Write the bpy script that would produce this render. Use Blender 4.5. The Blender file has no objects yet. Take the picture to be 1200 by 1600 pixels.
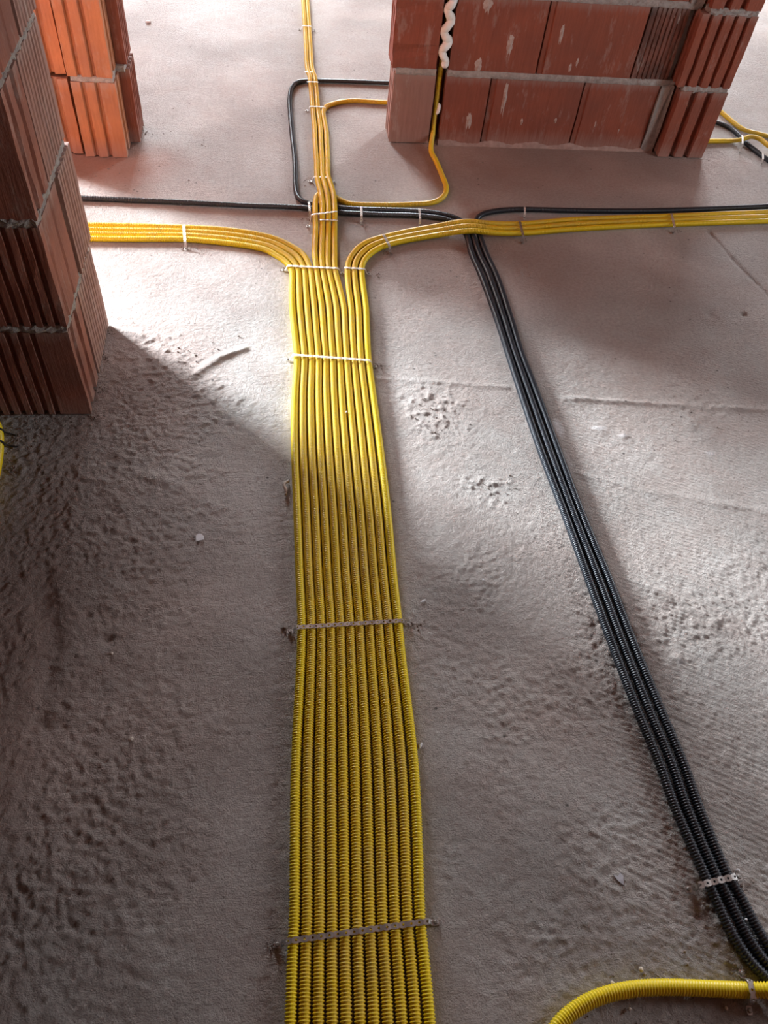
import bpy, math, random
import numpy as np
from mathutils import Vector, Matrix
random.seed(7)
rng = np.random.default_rng(7)
PI = math.pi

# ---------------------------------------------------------------- camera
H = 1.5
F = 1202.0
CR = [[0.9910482890452305, -0.02918329392062391, 0.13027518618856013],
      [-0.10478474956162726, -0.7746954206043034, 0.6235921435954982],
      [0.08272511734551119, -0.6316607797312288, -0.7708185352659259]]
S = bpy.context.scene
COL = S.collection
cam_data = bpy.data.cameras.new('camera')
cam = bpy.data.objects.new('camera', cam_data)
COL.objects.link(cam)
cam_data.sensor_fit = 'VERTICAL'
cam_data.sensor_height = 36.0
cam_data.lens = F / 1600.0 * 36.0
cam_data.clip_start = 0.02
cam.matrix_world = Matrix(((CR[0][0], -CR[0][1], -CR[0][2], 0), (CR[1][0], -CR[1][1], -CR[1][2], 0),
                           (CR[2][0], -CR[2][1], -CR[2][2], H), (0, 0, 0, 1)))
S.camera = cam

# ---------------------------------------------------------------- world, daylight through the openings, exposure
S.view_settings.view_transform = 'Standard'
S.view_settings.look = 'None'
S.view_settings.gamma = 1.0
S.view_settings.use_curve_mapping = False
S.view_settings.exposure = 0.0
world = bpy.data.worlds.new('sky')
S.world = world
world.use_nodes = True
bg = world.node_tree.nodes['Background']
bg.inputs[0].default_value = (0.80, 0.90, 1.0, 1)
bg.inputs[1].default_value = 0.8


def area(name, loc, target, sx, sy, power, col):
    d = bpy.data.lights.new(name, 'AREA')
    d.shape = 'RECTANGLE'
    d.size = sx
    d.size_y = sy
    d.energy = power
    d.color = col
    o = bpy.data.objects.new(name, d)
    COL.objects.link(o)
    o.location = loc
    o.rotation_euler = (Vector(target) - Vector(loc)).to_track_quat('-Z', 'Y').to_euler()
    return o


DAY = (0.86, 0.94, 1.0)
# unglazed window openings of the shell: daylight enters through these
WEST_LIGHT, NORTH_LIGHT, NORTHEAST_LIGHT, EAST_LIGHT = 4300, 400, 270, 78
area('daylight_west_opening', (-5.45, 6.35, 1.85), (-3.6, 4.75, 1.3), 1.5, 1.4, WEST_LIGHT, DAY)
area('daylight_north_opening', (-0.85, 7.25, 1.4), (-0.85, 6.25, 1.25), 1.0, 1.6, NORTH_LIGHT, DAY)
area('daylight_northeast_opening', (3.3, 7.25, 1.4), (3.1, 6.25, 1.25), 1.1, 1.6, NORTHEAST_LIGHT, DAY)
area('daylight_east_opening', (4.25, 0.9, 1.45), (3.25, 0.9, 1.30), 1.4, 1.3, EAST_LIGHT, DAY)


# ---------------------------------------------------------------- measuring helpers
def ray(x, y):
    v = (x - 600.0, y - 800.0, F)
    return Vector([sum(CR[i][k] * v[k] for k in range(3)) for i in range(3)])


def at(x, y, h=0.0):
    r = ray(x, y)
    return Vector((0, 0, H)) + r * ((h - H) / r.z)


def at_wall(x, y, Y):
    r = ray(x, y)
    return Vector((0, 0, H)) + r * (Y / r.y)


# ---------------------------------------------------------------- tagging
def tag(o, label, cat, group=None):
    o['label'] = label
    o['category'] = cat
    if group:
        o['group'] = group
    return o


def make(name, verts, faces, mat, parent=None, smooth=False):
    me = bpy.data.meshes.new(name)
    me.from_pydata([tuple(v) for v in verts], [], faces)
    me.validate()
    if mat:
        me.materials.append(mat)
    if smooth:
        me.polygons.foreach_set('use_smooth', [True] * len(me.polygons))
    me.update()
    o = bpy.data.objects.new(name, me)
    COL.objects.link(o)
    if parent:
        o.parent = parent
    return o


def make_np(name, V, Q, mat, parent=None, smooth=True):
    """quads given as numpy arrays"""
    me = bpy.data.meshes.new(name)
    n, m = len(V), len(Q)
    me.vertices.add(n)
    me.vertices.foreach_set('co', np.asarray(V, dtype=np.float32).ravel())
    me.loops.add(m * 4)
    me.loops.foreach_set('vertex_index', np.asarray(Q, dtype=np.int32).ravel())
    me.polygons.add(m)
    me.polygons.foreach_set('loop_start', np.arange(0, m * 4, 4, dtype=np.int32))
    me.polygons.foreach_set('loop_total', np.full(m, 4, dtype=np.int32))
    me.polygons.foreach_set('use_smooth', np.full(m, smooth, dtype=bool))
    me.update(calc_edges=True)
    me.materials.append(mat)
    o = bpy.data.objects.new(name, me)
    COL.objects.link(o)
    if parent:
        o.parent = parent
    return o


# ---------------------------------------------------------------- materials
def new_mat(name):
    m = bpy.data.materials.new(name)
    m.use_nodes = True
    nt = m.node_tree
    b = nt.nodes['Principled BSDF']
    return m, nt, b


def node(nt, t, **kw):
    n = nt.nodes.new(t)
    for k, v in kw.items():
        if k in n.inputs:
            n.inputs[k].default_value = v
        else:
            setattr(n, k, v)
    return n


def coords(nt, scale=(1, 1, 1), rot=(0, 0, 0)):
    tc = nt.nodes.new('ShaderNodeTexCoord')
    mp = nt.nodes.new('ShaderNodeMapping')
    mp.inputs['Scale'].default_value = scale
    mp.inputs['Rotation'].default_value = rot
    nt.links.new(tc.outputs['Object'], mp.inputs['Vector'])
    return mp.outputs['Vector']


def noise(nt, vec, scale, detail=4, rough=0.55, dist=0.0):
    n = nt.nodes.new('ShaderNodeTexNoise')
    n.inputs['Scale'].default_value = scale
    n.inputs['Detail'].default_value = detail
    n.inputs['Roughness'].default_value = rough
    n.inputs['Distortion'].default_value = dist
    nt.links.new(vec, n.inputs['Vector'])
    return n.outputs['Fac']


def ramp(nt, fac, stops):
    r = nt.nodes.new('ShaderNodeValToRGB')
    el = r.color_ramp.elements
    while len(el) < len(stops):
        el.new(0.5)
    for e, (p, c) in zip(el, stops):
        e.position = p
        e.color = (c, c, c, 1) if isinstance(c, (int, float)) else (*c, 1)
    nt.links.new(fac, r.inputs['Fac'])
    return r.outputs['Color']


def mix(nt, fac, a, b, kind='MIX'):
    n = nt.nodes.new('ShaderNodeMix')
    n.data_type = 'RGBA'
    n.blend_type = kind
    for sock, v in ((n.inputs[0], fac), (n.inputs[6], a), (n.inputs[7], b)):
        if hasattr(v, 'is_output') or isinstance(v, bpy.types.NodeSocket):
            nt.links.new(v, sock)
        elif isinstance(v, (int, float)):
            sock.default_value = v
        else:
            sock.default_value = (*v, 1)
    return n.outputs[2]


def math_n(nt, op, a, b=0.0):
    n = nt.nodes.new('ShaderNodeMath')
    n.operation = op
    for i, v in enumerate((a, b)):
        if isinstance(v, bpy.types.NodeSocket):
            nt.links.new(v, n.inputs[i])
        else:
            n.inputs[i].default_value = v
    return n.outputs[0]


def bump(nt, height, dist, strength=1.0, prev=None):
    n = nt.nodes.new('ShaderNodeBump')
    n.inputs['Strength'].default_value = strength
    n.inputs['Distance'].default_value = dist
    nt.links.new(height, n.inputs['Height'])
    if prev:
        nt.links.new(prev, n.inputs['Normal'])
    return n.outputs['Normal']


def screed_material():
    m, nt, b = new_mat('concrete_screed')
    v = coords(nt)
    big = noise(nt, v, 1.6, 5, 0.6, 0.4)
    mid = noise(nt, v, 9, 5, 0.6, 0.3)
    fine = noise(nt, v, 90, 4, 0.7)
    c = ramp(nt, big, [(0.30, (0.42, 0.36, 0.33)), (0.52, (0.54, 0.505, 0.475)), (0.75, (0.60, 0.58, 0.56))])
    c = mix(nt, ramp(nt, mid, [(0.35, 0.0), (0.7, 0.55)]), c, (0.46, 0.37, 0.33))
    c = mix(nt, ramp(nt, fine, [(0.35, 0.35), (0.62, 0.0)]), c, (0.22, 0.17, 0.15))
    # red brick dust trodden in beside the walls; also red-brown patches on open floor
    sp = nt.nodes.new('ShaderNodeSeparateXYZ')
    nt.links.new(v, sp.inputs[0])
    X, Y = sp.outputs[0], sp.outputs[1]

    def blob(cx, cy, rx, ry):
        a = math_n(nt, 'DIVIDE', math_n(nt, 'SUBTRACT', X, cx), rx)
        d = math_n(nt, 'DIVIDE', math_n(nt, 'SUBTRACT', Y, cy), ry)
        s = math_n(nt, 'ADD', math_n(nt, 'MULTIPLY', a, a), math_n(nt, 'MULTIPLY', d, d))
        s = math_n(nt, 'ADD', s, math_n(nt, 'MULTIPLY', math_n(nt, 'SUBTRACT', mid, 0.5), 1.2))
        return ramp(nt, s, [(0.1, 1.0), (1.0, 0.0)])
    for (cx, cy, rx, ry, k) in ((1.15, 3.1, 0.95, 0.45, 0.55), (-0.62, 2.98, 0.35, 0.22, 0.7), (0.75, 2.35, 0.5, 0.4, 0.4),
                                (-0.42, 1.75, 0.3, 0.35, 0.35), (-0.35, 0.9, 0.55, 0.6, 0.25)):
        c = mix(nt, math_n(nt, 'MULTIPLY', blob(cx, cy, rx, ry), k), c, (0.34, 0.17, 0.12))
    for (cx, cy, rx, ry, kk) in SPLATS:
        c = mix(nt, math_n(nt, 'MULTIPLY', blob(cx, cy, rx, ry), kk), c, (0.78, 0.77, 0.78))
    # dark grit specks
    vo = nt.nodes.new('ShaderNodeTexVoronoi')
    vo.inputs['Scale'].default_value = 26
    nt.links.new(v, vo.inputs['Vector'])
    sel = noise(nt, v, 7, 2, 0.5)
    speck = math_n(nt, 'MULTIPLY', ramp(nt, vo.outputs['Distance'], [(0.05, 1.0), (0.13, 0.0)]), ramp(nt, sel, [(0.52, 0.0), (0.6, 1.0)]))
    c = mix(nt, math_n(nt, 'MULTIPLY', speck, 0.75), c, (0.06, 0.05, 0.045))
    nt.links.new(c, b.inputs['Base Color'])
    b.inputs['Roughness'].default_value = 0.78
    b.inputs['Specular IOR Level'].default_value = 0.35
    # relief: coarse lumps, grain, trowel drag
    n1 = noise(nt, v, 30, 6, 0.65, 0.1)
    n2 = noise(nt, v, 150, 6, 0.75, 0.0)
    n3 = noise(nt, v, 300, 2, 0.6)
    vs = coords(nt, (4, 46, 1), (0, 0, 0.25))
    st = noise(nt, vs, 3.5, 4, 0.6)
    rough_where = ramp(nt, noise(nt, v, 2.3, 3, 0.5), [(0.35, 0.35), (0.62, 1.0)])
    h = math_n(nt, 'MULTIPLY', math_n(nt, 'ADD', n2, math_n(nt, 'MULTIPLY', n3, 0.35)), rough_where)
    nrm = bump(nt, n1, 0.008, 0.5)
    nrm = bump(nt, h, 0.011, 1.0, nrm)
    nrm = bump(nt, st, 0.0035, 0.5, nrm)
    nrm = bump(nt, speck, 0.004, -0.8, nrm)
    nt.links.new(nrm, b.inputs['Normal'])
    return m


def brick_material(name, c1, c2, dust=0.35):
    m, nt, b = new_mat(name)
    v = coords(nt)
    vv = coords(nt, (60, 60, 4))
    streak = noise(nt, vv, 2.0, 5, 0.65)
    patch = noise(nt, v, 6, 4, 0.6)
    c = mix(nt, ramp(nt, patch, [(0.35, 0.0), (0.65, 1.0)]), c1, c2)
    c = mix(nt, ramp(nt, streak, [(0.40, 0.0), (0.72, 0.5)]), c, tuple(x * 0.6 for x in c1))
    d = noise(nt, coords(nt, (14, 14, 5)), 1.5, 6, 0.7)
    c = mix(nt, ramp(nt, d, [(0.56, 0.0), (0.78, dust)]), c, (0.48, 0.42, 0.38))
    # cement dust runs at the foot and under each bed joint
    sp = nt.nodes.new('ShaderNodeSeparateXYZ')
    nt.links.new(v, sp.inputs[0])
    z = sp.outputs[2]
    wob = math_n(nt, 'MULTIPLY', math_n(nt, 'SUBTRACT', streak, 0.5), 0.10)
    foot = ramp(nt, math_n(nt, 'ADD', z, wob), [(0.0, 0.55), (0.075, 0.0)])
    c = mix(nt, foot, c, (0.36, 0.25, 0.21))
    fr = math_n(nt, 'FRACT', math_n(nt, 'DIVIDE', math_n(nt, 'ADD', z, math_n(nt, 'MULTIPLY', wob, 0.7)), 0.2775))
    top = ramp(nt, fr, [(0.86, 0.0), (1.0, 0.45)])
    c = mix(nt, top, c, (0.38, 0.29, 0.26))
    nt.links.new(c, b.inputs['Base Color'])
    b.inputs['Roughness'].default_value = 0.85
    b.inputs['Specular IOR Level'].default_value = 0.25
    nrm = bump(nt, streak, 0.003, 0.6)
    nrm = bump(nt, noise(nt, v, 120, 3, 0.6), 0.0015, 0.6, nrm)
    nt.links.new(nrm, b.inputs['Normal'])
    return m


def mortar_material():
    m, nt, b = new_mat('mortar')
    v = coords(nt)
    c = ramp(nt, noise(nt, v, 40, 5, 0.7), [(0.3, (0.34, 0.29, 0.26)), (0.7, (0.54, 0.50, 0.47))])
    nt.links.new(c, b.inputs['Base Color'])
    b.inputs['Roughness'].default_value = 0.95
    nt.links.new(bump(nt, noise(nt, v, 70, 6, 0.75), 0.012, 1.0), b.inputs['Normal'])
    return m


def plastic(name, col, dusty, rough, dustcol=(0.45, 0.38, 0.33)):
    m, nt, b = new_mat(name)
    v = coords(nt)
    d = noise(nt, v, 14, 6, 0.7, 0.4)
    c = mix(nt, ramp(nt, d, [(0.45, 0.0), (0.75, dusty)]), col, dustcol)
    d2 = noise(nt, v, 150, 3, 0.7)
    c = mix(nt, ramp(nt, d2, [(0.5, 0.0), (0.8, dusty)]), c, dustcol)
    nt.links.new(c, b.inputs['Base Color'])
    b.inputs['Roughness'].default_value = rough
    b.inputs['Specular IOR Level'].default_value = 0.45
    return m


def simple(name, col, rough=0.6, metal=0.0, nscale=None, c2=None, bd=0.0):
    m, nt, b = new_mat(name)
    b.inputs['Roughness'].default_value = rough
    b.inputs['Metallic'].default_value = metal
    v = coords(nt)
    n = noise(nt, v, nscale or 30, 4, 0.6)
    c = ramp(nt, n, [(0.35, col), (0.65, c2 or tuple(x * 0.85 for x in col))])
    nt.links.new(c, b.inputs['Base Color'])
    if bd:
        nt.links.new(bump(nt, n, bd, 1.0), b.inputs['Normal'])
    return m


SPLATS = [(*at(px, py)[:2], rx, ry, kk) for (px, py, rx, ry, kk) in ((872, 668, .020, .045, .8), (884, 720, .018, .06, .55), (905, 790, .02, .05, .4), (936, 669, .03, .012, .5), (974, 681, .02, .01, .45), (1062, 1034, .012, .01, .5), (1110, 708, .02, .01, .4))]
M_FLOOR = screed_material()
M_BRICK = brick_material('terracotta_brick', (0.30, 0.088, 0.052), (0.235, 0.078, 0.052), 0.45)
M_BRICK_ORANGE = brick_material('orange_terracotta_brick', (0.47, 0.185, 0.085), (0.36, 0.15, 0.085), 0.4)
M_BRICK_BROWN = brick_material('dusty_brown_brick', (0.33, 0.125, 0.085), (0.23, 0.10, 0.075), 0.6)
M_BRICK_DUSTY = brick_material('grey_dusted_brick', (0.36, 0.19, 0.15), (0.30, 0.17, 0.14), 0.6)
M_MORTAR = mortar_material()
M_YELLOW = plastic('yellow_corrugated_plastic', (0.80, 0.56, 0.015), 0.34, 0.42, (0.52, 0.38, 0.20))
M_YELLOW_CLEAN = plastic('bright_yellow_plastic', (0.86, 0.65, 0.010), 0.06, 0.38)
M_BLACK = plastic('black_corrugated_plastic', (0.024, 0.030, 0.040), 0.05, 0.30, (0.2, 0.18, 0.17))
M_METAL = simple('galvanised_steel', (0.62, 0.61, 0.60), 0.38, 0.85, 60, (0.42, 0.40, 0.39))
M_STRAPW = simple('zinc_strap', (0.78, 0.76, 0.72), 0.5, 0.35, 60, (0.62, 0.60, 0.56))
M_NAIL = simple('dull_steel', (0.30, 0.28, 0.26), 0.5, 0.8, 80)
M_FOAM = simple('white_polyurethane_foam', (0.93, 0.92, 0.89), 0.6, 0, 25, (0.78, 0.75, 0.68), 0.003)
M_CRUMB = simple('grey_rubble', (0.30, 0.25, 0.22), 0.95, 0, 60, (0.16, 0.12, 0.10), 0.003)
M_WHITE = simple('white_plastic', (0.78, 0.77, 0.80), 0.5, 0, 40)
M_PLASTER = simple('pale_plaster', (0.70, 0.62, 0.54), 0.9, 0, 50, (0.52, 0.44, 0.38), 0.003)
M_TIE = simple('black_rubber', (0.02, 0.02, 0.02), 0.5, 0, 50)
M_CEIL = simple('terracotta_ceiling', (0.22, 0.10, 0.065), 0.9, 0, 4, (0.20, 0.11, 0.08), 0.003)


# ---------------------------------------------------------------- floor: real low relief, bump for the grain
def seg_dist(PX, PY, a, b):
    ax, ay = a
    bx, by = b
    dx, dy = bx - ax, by - ay
    t = np.clip(((PX - ax) * dx + (PY - ay) * dy) / (dx * dx + dy * dy), 0, 1)
    return np.hypot(PX - ax - t * dx, PY - ay - t * dy)


def value_noise(PX, PY, cell, seed):
    r = np.random.default_rng(seed)
    G = r.random((256, 256))
    x, y = PX / cell + 50.3, PY / cell + 50.7
    xi, yi = np.floor(x).astype(int), np.floor(y).astype(int)
    fx, fy = x - xi, y - yi
    fx, fy = fx * fx * (3 - 2 * fx), fy * fy * (3 - 2 * fy)
    g = lambda i, j: G[i % 256, j % 256]
    return ((g(xi, yi) * (1 - fx) + g(xi + 1, yi) * fx) * (1 - fy) +
            (g(xi, yi + 1) * (1 - fx) + g(xi + 1, yi + 1) * fx) * fy) - 0.5


def build_floor():
    xs = np.concatenate([np.linspace(-5.6, -1.45, 20, endpoint=False), np.arange(-1.45, 2.3, 0.0036), np.linspace(2.31, 4.5, 20)])
    ys = np.concatenate([np.linspace(-3.0, -0.15, 20, endpoint=False), np.arange(-0.15, 2.0, 0.0034), np.arange(2.0, 3.5, 0.006), np.arange(3.5, 7.4, 0.05)])
    PX, PY = np.meshgrid(xs, ys)
    Z = 0.0022 * value_noise(PX, PY, 0.35, 1)
    # coarse roughness, stronger on the left foreground
    wl = np.clip((-0.12 - PX) / 0.3, 0, 1) * np.clip((1.9 - PY) / 0.3, 0, 1)
    wr = np.clip((PX - 0.15) / 0.3, 0, 1) * np.clip((1.25 - PY) / 0.4, 0, 1)
    patch = np.clip(0.6 + 1.4 * value_noise(PX, PY, 0.16, 11), 0.25, 1)
    k = 0.18 + 0.95 * wl * (0.5 + patch * 0.6) + 0.60 * wr * patch + 0.22 * patch
    q = lambda c, sd, a: value_noise(PX * math.cos(a) + PY * math.sin(a), PY * math.cos(a) - PX * math.sin(a), c, sd)
    Z += k * (0.0012 * q(0.024, 3, 0.5) + 0.0026 * q(0.0125, 4, 1.1) + 0.0034 * q(0.0078, 12, 0.3))
    k2 = 0.4 + 0.6 * wl + 0.5 * wr
    comb = np.sin((PX * 0.55 + PY + 0.02 * q(0.2, 14, 0)) * 2 * PI / 0.0135)
    Z += 0.0007 * comb * np.clip(q(0.5, 15, 0.7) * 3 + 0.5, 0, 1) * np.clip((PX - 0.5) / 0.2, 0, 1)
    def ridge(pts, w, h):
        nonlocal Z
        P = [at(*p) for p in pts]
        d = np.full_like(PX, 9.0)
        for a, b in zip(P, P[1:]):
            d = np.minimum(d, seg_dist(PX, PY, (a.x, a.y), (b.x, b.y)))
        d = d + 0.006 * value_noise(PX, PY, 0.05, 9)
        Z += h * np.exp(-(d / w) ** 2) * (0.75 + 0.9 * value_noise(PX, PY, 0.06, 5))
    ridge([(178, 512), (240, 532), (300, 588), (345, 558), (382, 545)], 0.012, 0.006)
    ridge([(880, 622), (1000, 630), (1110, 636), (1205, 642)], 0.010, 0.006)
    ridge([(590, 592), (690, 597), (790, 606)], 0.010, 0.004)
    ridge([(1108, 362), (1150, 410), (1210, 470)], 0.010, -0.006)
    ridge([(985, 905), (1060, 940), (1120, 975)], 0.012, 0.004)
    ridge([(940, 860), (965, 930), (1010, 1010)], 0.016, 0.004)
    ridge([(905, 740), (1000, 765), (1200, 800)], 0.012, 0.003)
    ridge([(0, 905), (60, 880), (80, 1000), (60, 1130)], 0.03, -0.006)
    ridge([(225, 740), (275, 760), (330, 790)], 0.02, 0.004)
    for (x, y, r, h) in ((1162, 490, 0.012, -0.010), (1112, 492, 0.02, -0.006), (165, 1000, 0.014, -0.006),
                         (935, 670, 0.02, 0.003), (975, 681, 0.014, 0.003), (140, 960, 0.02, -0.004), (1080, 665, 0.02, .003), (1060, 1030, 0.015, 0.004),
                         (1110, 1415, 0.022, -0.005), (1090, 1430, 0.012, -0.005)):
        p = at(x, y)
        Z += h * np.exp(-((PX - p.x) ** 2 + (PY - p.y) ** 2) / r ** 2)
    # crumbly patches of lumpy laitance
    for (x, y, r) in ((680, 640, 0.12), (820, 430, 0.1), (760, 760, 0.08), (30, 720, 0.12), (1090, 620, 0.10), (330, 640, 0.1), (240, 560, 0.12)):
        p = at(x, y)
        k = np.exp(-((PX - p.x) ** 2 + (PY - p.y) ** 2) / r ** 2)
        Z += k * 0.008 * np.maximum(0, value_noise(PX, PY, 0.016, 6) + value_noise(PX, PY, 0.009, 8) * 0.5)
    ny, nx = PX.shape
    V = np.stack([PX.ravel(), PY.ravel(), Z.ravel()], 1)
    i = np.arange(ny - 1)[:, None] * nx + np.arange(nx - 1)[None, :]
    i = i.ravel()
    Q = np.stack([i, i + 1, i + nx + 1, i + nx], 1)
    o = make_np('floor', V, Q, M_FLOOR)
    o['kind'] = 'structure'
    return o


build_floor()


# ---------------------------------------------------------------- room shell (brick walls with window openings, concrete ceiling)
def box_vf(x0, x1, y0, y1, z0, z1):
    V = [(x0, y0, z0), (x1, y0, z0), (x1, y1, z0), (x0, y1, z0), (x0, y0, z1), (x1, y0, z1), (x1, y1, z1), (x0, y1, z1)]
    Fc = [(0, 3, 2, 1), (4, 5, 6, 7), (0, 1, 5, 4), (1, 2, 6, 5), (2, 3, 7, 6), (3, 0, 4, 7)]
    return V, Fc


def boxes(name, lst, mat, parent=None):
    V, Fc = [], []
    for b in lst:
        v, f = box_vf(*b)
        n = len(V)
        V += v
        Fc += [tuple(i + n for i in q) for q in f]
    return make(name, V, Fc, mat, parent)


CEIL = 2.65
M_OUT = brick_material('outer_brick', (0.26, 0.09, 0.05), (0.22, 0.08, 0.05), 0.2)
shell = [
    boxes('wall_west', [(-5.8, -5.5, -3.0, 5.5, -0.1, CEIL), (-5.8, -5.5, 7.2, 7.6, -0.1, CEIL),
                        (-5.8, -5.5, 5.5, 7.2, -0.1, 1.05), (-5.8, -5.5, 5.5, 7.2, 2.55, CEIL)], M_OUT),
    boxes('wall_north', [(-5.5, -1.35, 7.3, 7.6, -0.1, CEIL), (-0.35, 2.75, 7.3, 7.6, -0.1, CEIL), (3.85, 4.3, 7.3, 7.6, -0.1, CEIL),
                         (-1.35, -0.35, 7.3, 7.6, -0.1, 0.6), (-1.35, -0.35, 7.3, 7.6, 2.2, CEIL),
                         (2.75, 3.85, 7.3, 7.6, -0.1, 0.6), (2.75, 3.85, 7.3, 7.6, 2.2, CEIL)], M_OUT),
    boxes('wall_east', [(4.3, 4.6, -3.0, 0.2, -0.1, CEIL), (4.3, 4.6, 1.6, 7.6, -0.1, CEIL),
                        (4.3, 4.6, 0.2, 1.6, -0.1, 0.8), (4.3, 4.6, 0.2, 1.6, 2.1, CEIL)], M_OUT),
    boxes('wall_south', [(-5.5, 4.3, -3.3, -3.0, -0.1, CEIL)], M_OUT),
    boxes('ceiling', [(-5.8, 4.6, -3.3, 7.6, CEIL, CEIL + 0.2)], M_CEIL),
]
shell.append(boxes('added_shade_wall', [(-2.34, -2.22, 4.05, 7.3, -0.1, CEIL)], M_OUT))  # unseen partition, added to keep the west daylight off the far floor
for o in shell:
    o['kind'] = 'structure'


# ---------------------------------------------------------------- hollow clay blocks: outlines extruded upwards
def prism(V, Fc, outline, z0, z1, jit=0.0012, levels=6, chips=()):
    """outline = ccw list of (x,y). chips = {index: amount} gives corners that are knocked about."""
    n = len(outline)
    base = len(V)
    cd = dict(chips)
    cx = sum(p[0] for p in outline) / n
    cy = sum(p[1] for p in outline) / n
    for L in range(levels + 1):
        z = z0 + (z1 - z0) * L / levels
        for i, (x, y) in enumerate(outline):
            a = cd.get(i, 0.0)
            k = a * random.random() if a else 0.0
            d = math.hypot(x - cx, y - cy) + 1e-9
            e = jit if 0 < L < levels else jit * 0.5
            V.append((x - (x - cx) / d * k + random.uniform(-e, e), y - (y - cy) / d * k + random.uniform(-e, e),
                      z + (random.uniform(-0.0015, 0.0015))))
    for L in range(levels):
        for i in range(n):
            j = (i + 1) % n
            a = base + L * n
            Fc.append((a + i, a + j, a + n + j, a + n + i))
    Fc.append(tuple(base + i for i in reversed(range(n))))
    Fc.append(tuple(base + levels * n + i for i in range(n)))


def ribbed(p, q, pitch, depth, duty=0.5, start=0.01, flat_end=0.0, bev=0.25):
    """points along p->q (exclusive of q) with grooves cut to the left of travel (inside of a ccw outline)"""
    (x0, y0), (x1, y1) = p, q
    L = math.hypot(x1 - x0, y1 - y0)
    tx, ty = (x1 - x0) / L, (y1 - y0) / L
    nx, ny = -ty, tx
    out = [(x0, y0)]
    s = start
    while s + pitch * (1 - duty) < L - max(flat_end, 0.004):
        g = pitch * (1 - duty)
        for ds, dd in ((0, 0), (g * bev, depth), (g * (1 - bev), depth), (g, 0)):
            out.append((x0 + tx * (s + ds) + nx * dd, y0 + ty * (s + ds) + ny * dd))
        s += pitch
    return out


def block(V, Fc, x0, x1, y0, y1, z0, z1, front=None, right=None, left=None, **kw):
    """front = -y face, right = +x face, left = -x face; each a dict for ribbed()"""
    o = []
    o += ribbed((x0, y0), (x1, y0), **front) if front else [(x0, y0)]
    o += ribbed((x1, y0), (x1, y1), **right) if right else [(x1, y0)]
    o += [(x1, y1)]
    o += ribbed((x0, y1), (x0, y0), **left) if left else [(x0, y1)]
    prism(V, Fc, o, z0, z1, **kw)


def rough_slab(V, Fc, x0, x1, y0, y1, z0, z1, step=0.012, amp=0.004):
    """mortar: the -y, +x and -x faces lumpy; built as rings of an outline stepped along x and y"""
    nx = max(2, int((x1 - x0) / step))
    ny = max(2, int((y1 - y0) / step))
    o = [(x0 + (x1 - x0) * i / nx, y0) for i in range(nx)] + [(x1, y0 + (y1 - y0) * i / ny) for i in range(ny)]
    o += [(x1, y1), (x0, y1)]
    n_b = len(o)
    o += [(x0, y1 - (y1 - y0) * i / ny) for i in range(1, ny)]
    base = len(V)
    n = len(o)
    lv = 3
    for L in range(lv + 1):
        z = z0 + (z1 - z0) * L / lv
        bulge = amp * 1.2 * math.sin(PI * L / lv)
        for i, (x, y) in enumerate(o):
            dx = random.uniform(-amp, amp)
            yy = y + (-bulge + random.uniform(-amp, amp) if y < y1 - 1e-6 else 0)
            V.append((x + dx * 0.6, yy, z + random.uniform(-amp, amp) * 0.6))
    for L in range(lv):
        for i in range(n):
            j = (i + 1) % n
            a = base + L * n
            Fc.append((a + i, a + j, a + n + j, a + n + i))
    Fc.append(tuple(base + i for i in reversed(range(n))))
    Fc.append(tuple(base + lv * n + i for i in range(n)))


ZC = [0.004, 0.2800, 0.5575, 0.835, 1.1125, 1.39, 1.6675, 1.945, 2.2225, 2.50, 2.645]
JT = 0.017


def course(i):
    return ZC[i] + (0 if i == 0 else JT * 0.5), ZC[i + 1] - JT * 0.5


# ---- near-left wall end (ribbed dark blocks)
def wall_near_left():
    X1, Y0, Y1 = -0.503, 1.582, 1.975
    V, Fc, V2, F2, VM, FM = [], [], [], [], [], []
    for i in range(10):
        z0, z1 = course(i)
        ev = i % 2 == 0
        j = random.uniform(-0.003, 0.003)
        # front block with its ribbed end towards the camera
        pitch = (0.0292, 0.0275, 0.047, 0.036)[i % 4]
        ydiv = 1.742 if ev else 1.80
        sp = dict(pitch=0.062, depth=0.016, duty=0.55, start=0.02, bev=0.2) if ev else dict(pitch=0.09, depth=0.006, duty=0.8, start=0.03, bev=0.4)
        block(V, Fc, -0.90, X1 + j, Y0 + j, ydiv - 0.012, z0, z1,
              front=dict(pitch=pitch, depth=0.014, duty=0.52, start=0.012, flat_end=0.055 if ev else 0.012, bev=0.1),
              right=sp, jit=0.0014, chips={} if ev else {})
        # block behind it, fine combed face
        block(V2, F2, -0.90, X1 + random.uniform(-0.004, 0.002) + (0.0 if ev else 0.004), ydiv + 0.004, Y1 + random.uniform(-0.008, 0.004), z0, z1,
              right=dict(pitch=0.0245, depth=0.005, duty=0.5, start=0.014, bev=0.3), jit=0.001)
        if i < 9:
            rough_slab(VM, FM, -0.89, X1 - 0.002, Y0 + 0.003, Y1 - 0.012, z1 - 0.002, z1 + JT + 0.002, amp=0.005)
        rough_slab(VM, FM, -0.89, X1 - 0.012, ydiv - 0.015, ydiv + 0.008, z0, z1, step=0.02)
    # the wall goes on to the left, out of the picture
    v, f = box_vf(-5.5, -0.905, 1.59, 1.965, 0.0, 2.645)
    n = len(V)
    V += v
    Fc += [tuple(k + n for k in q) for q in f]
    w = make('wall_near_left', V, Fc, M_BRICK_BROWN)
    w['kind'] = 'structure'
    b = make('combed_brick', V2, F2, M_BRICK_DUSTY, w)
    m = make('mortar', VM, FM, M_MORTAR, w)
    return w


P1 = wall_near_left()


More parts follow.
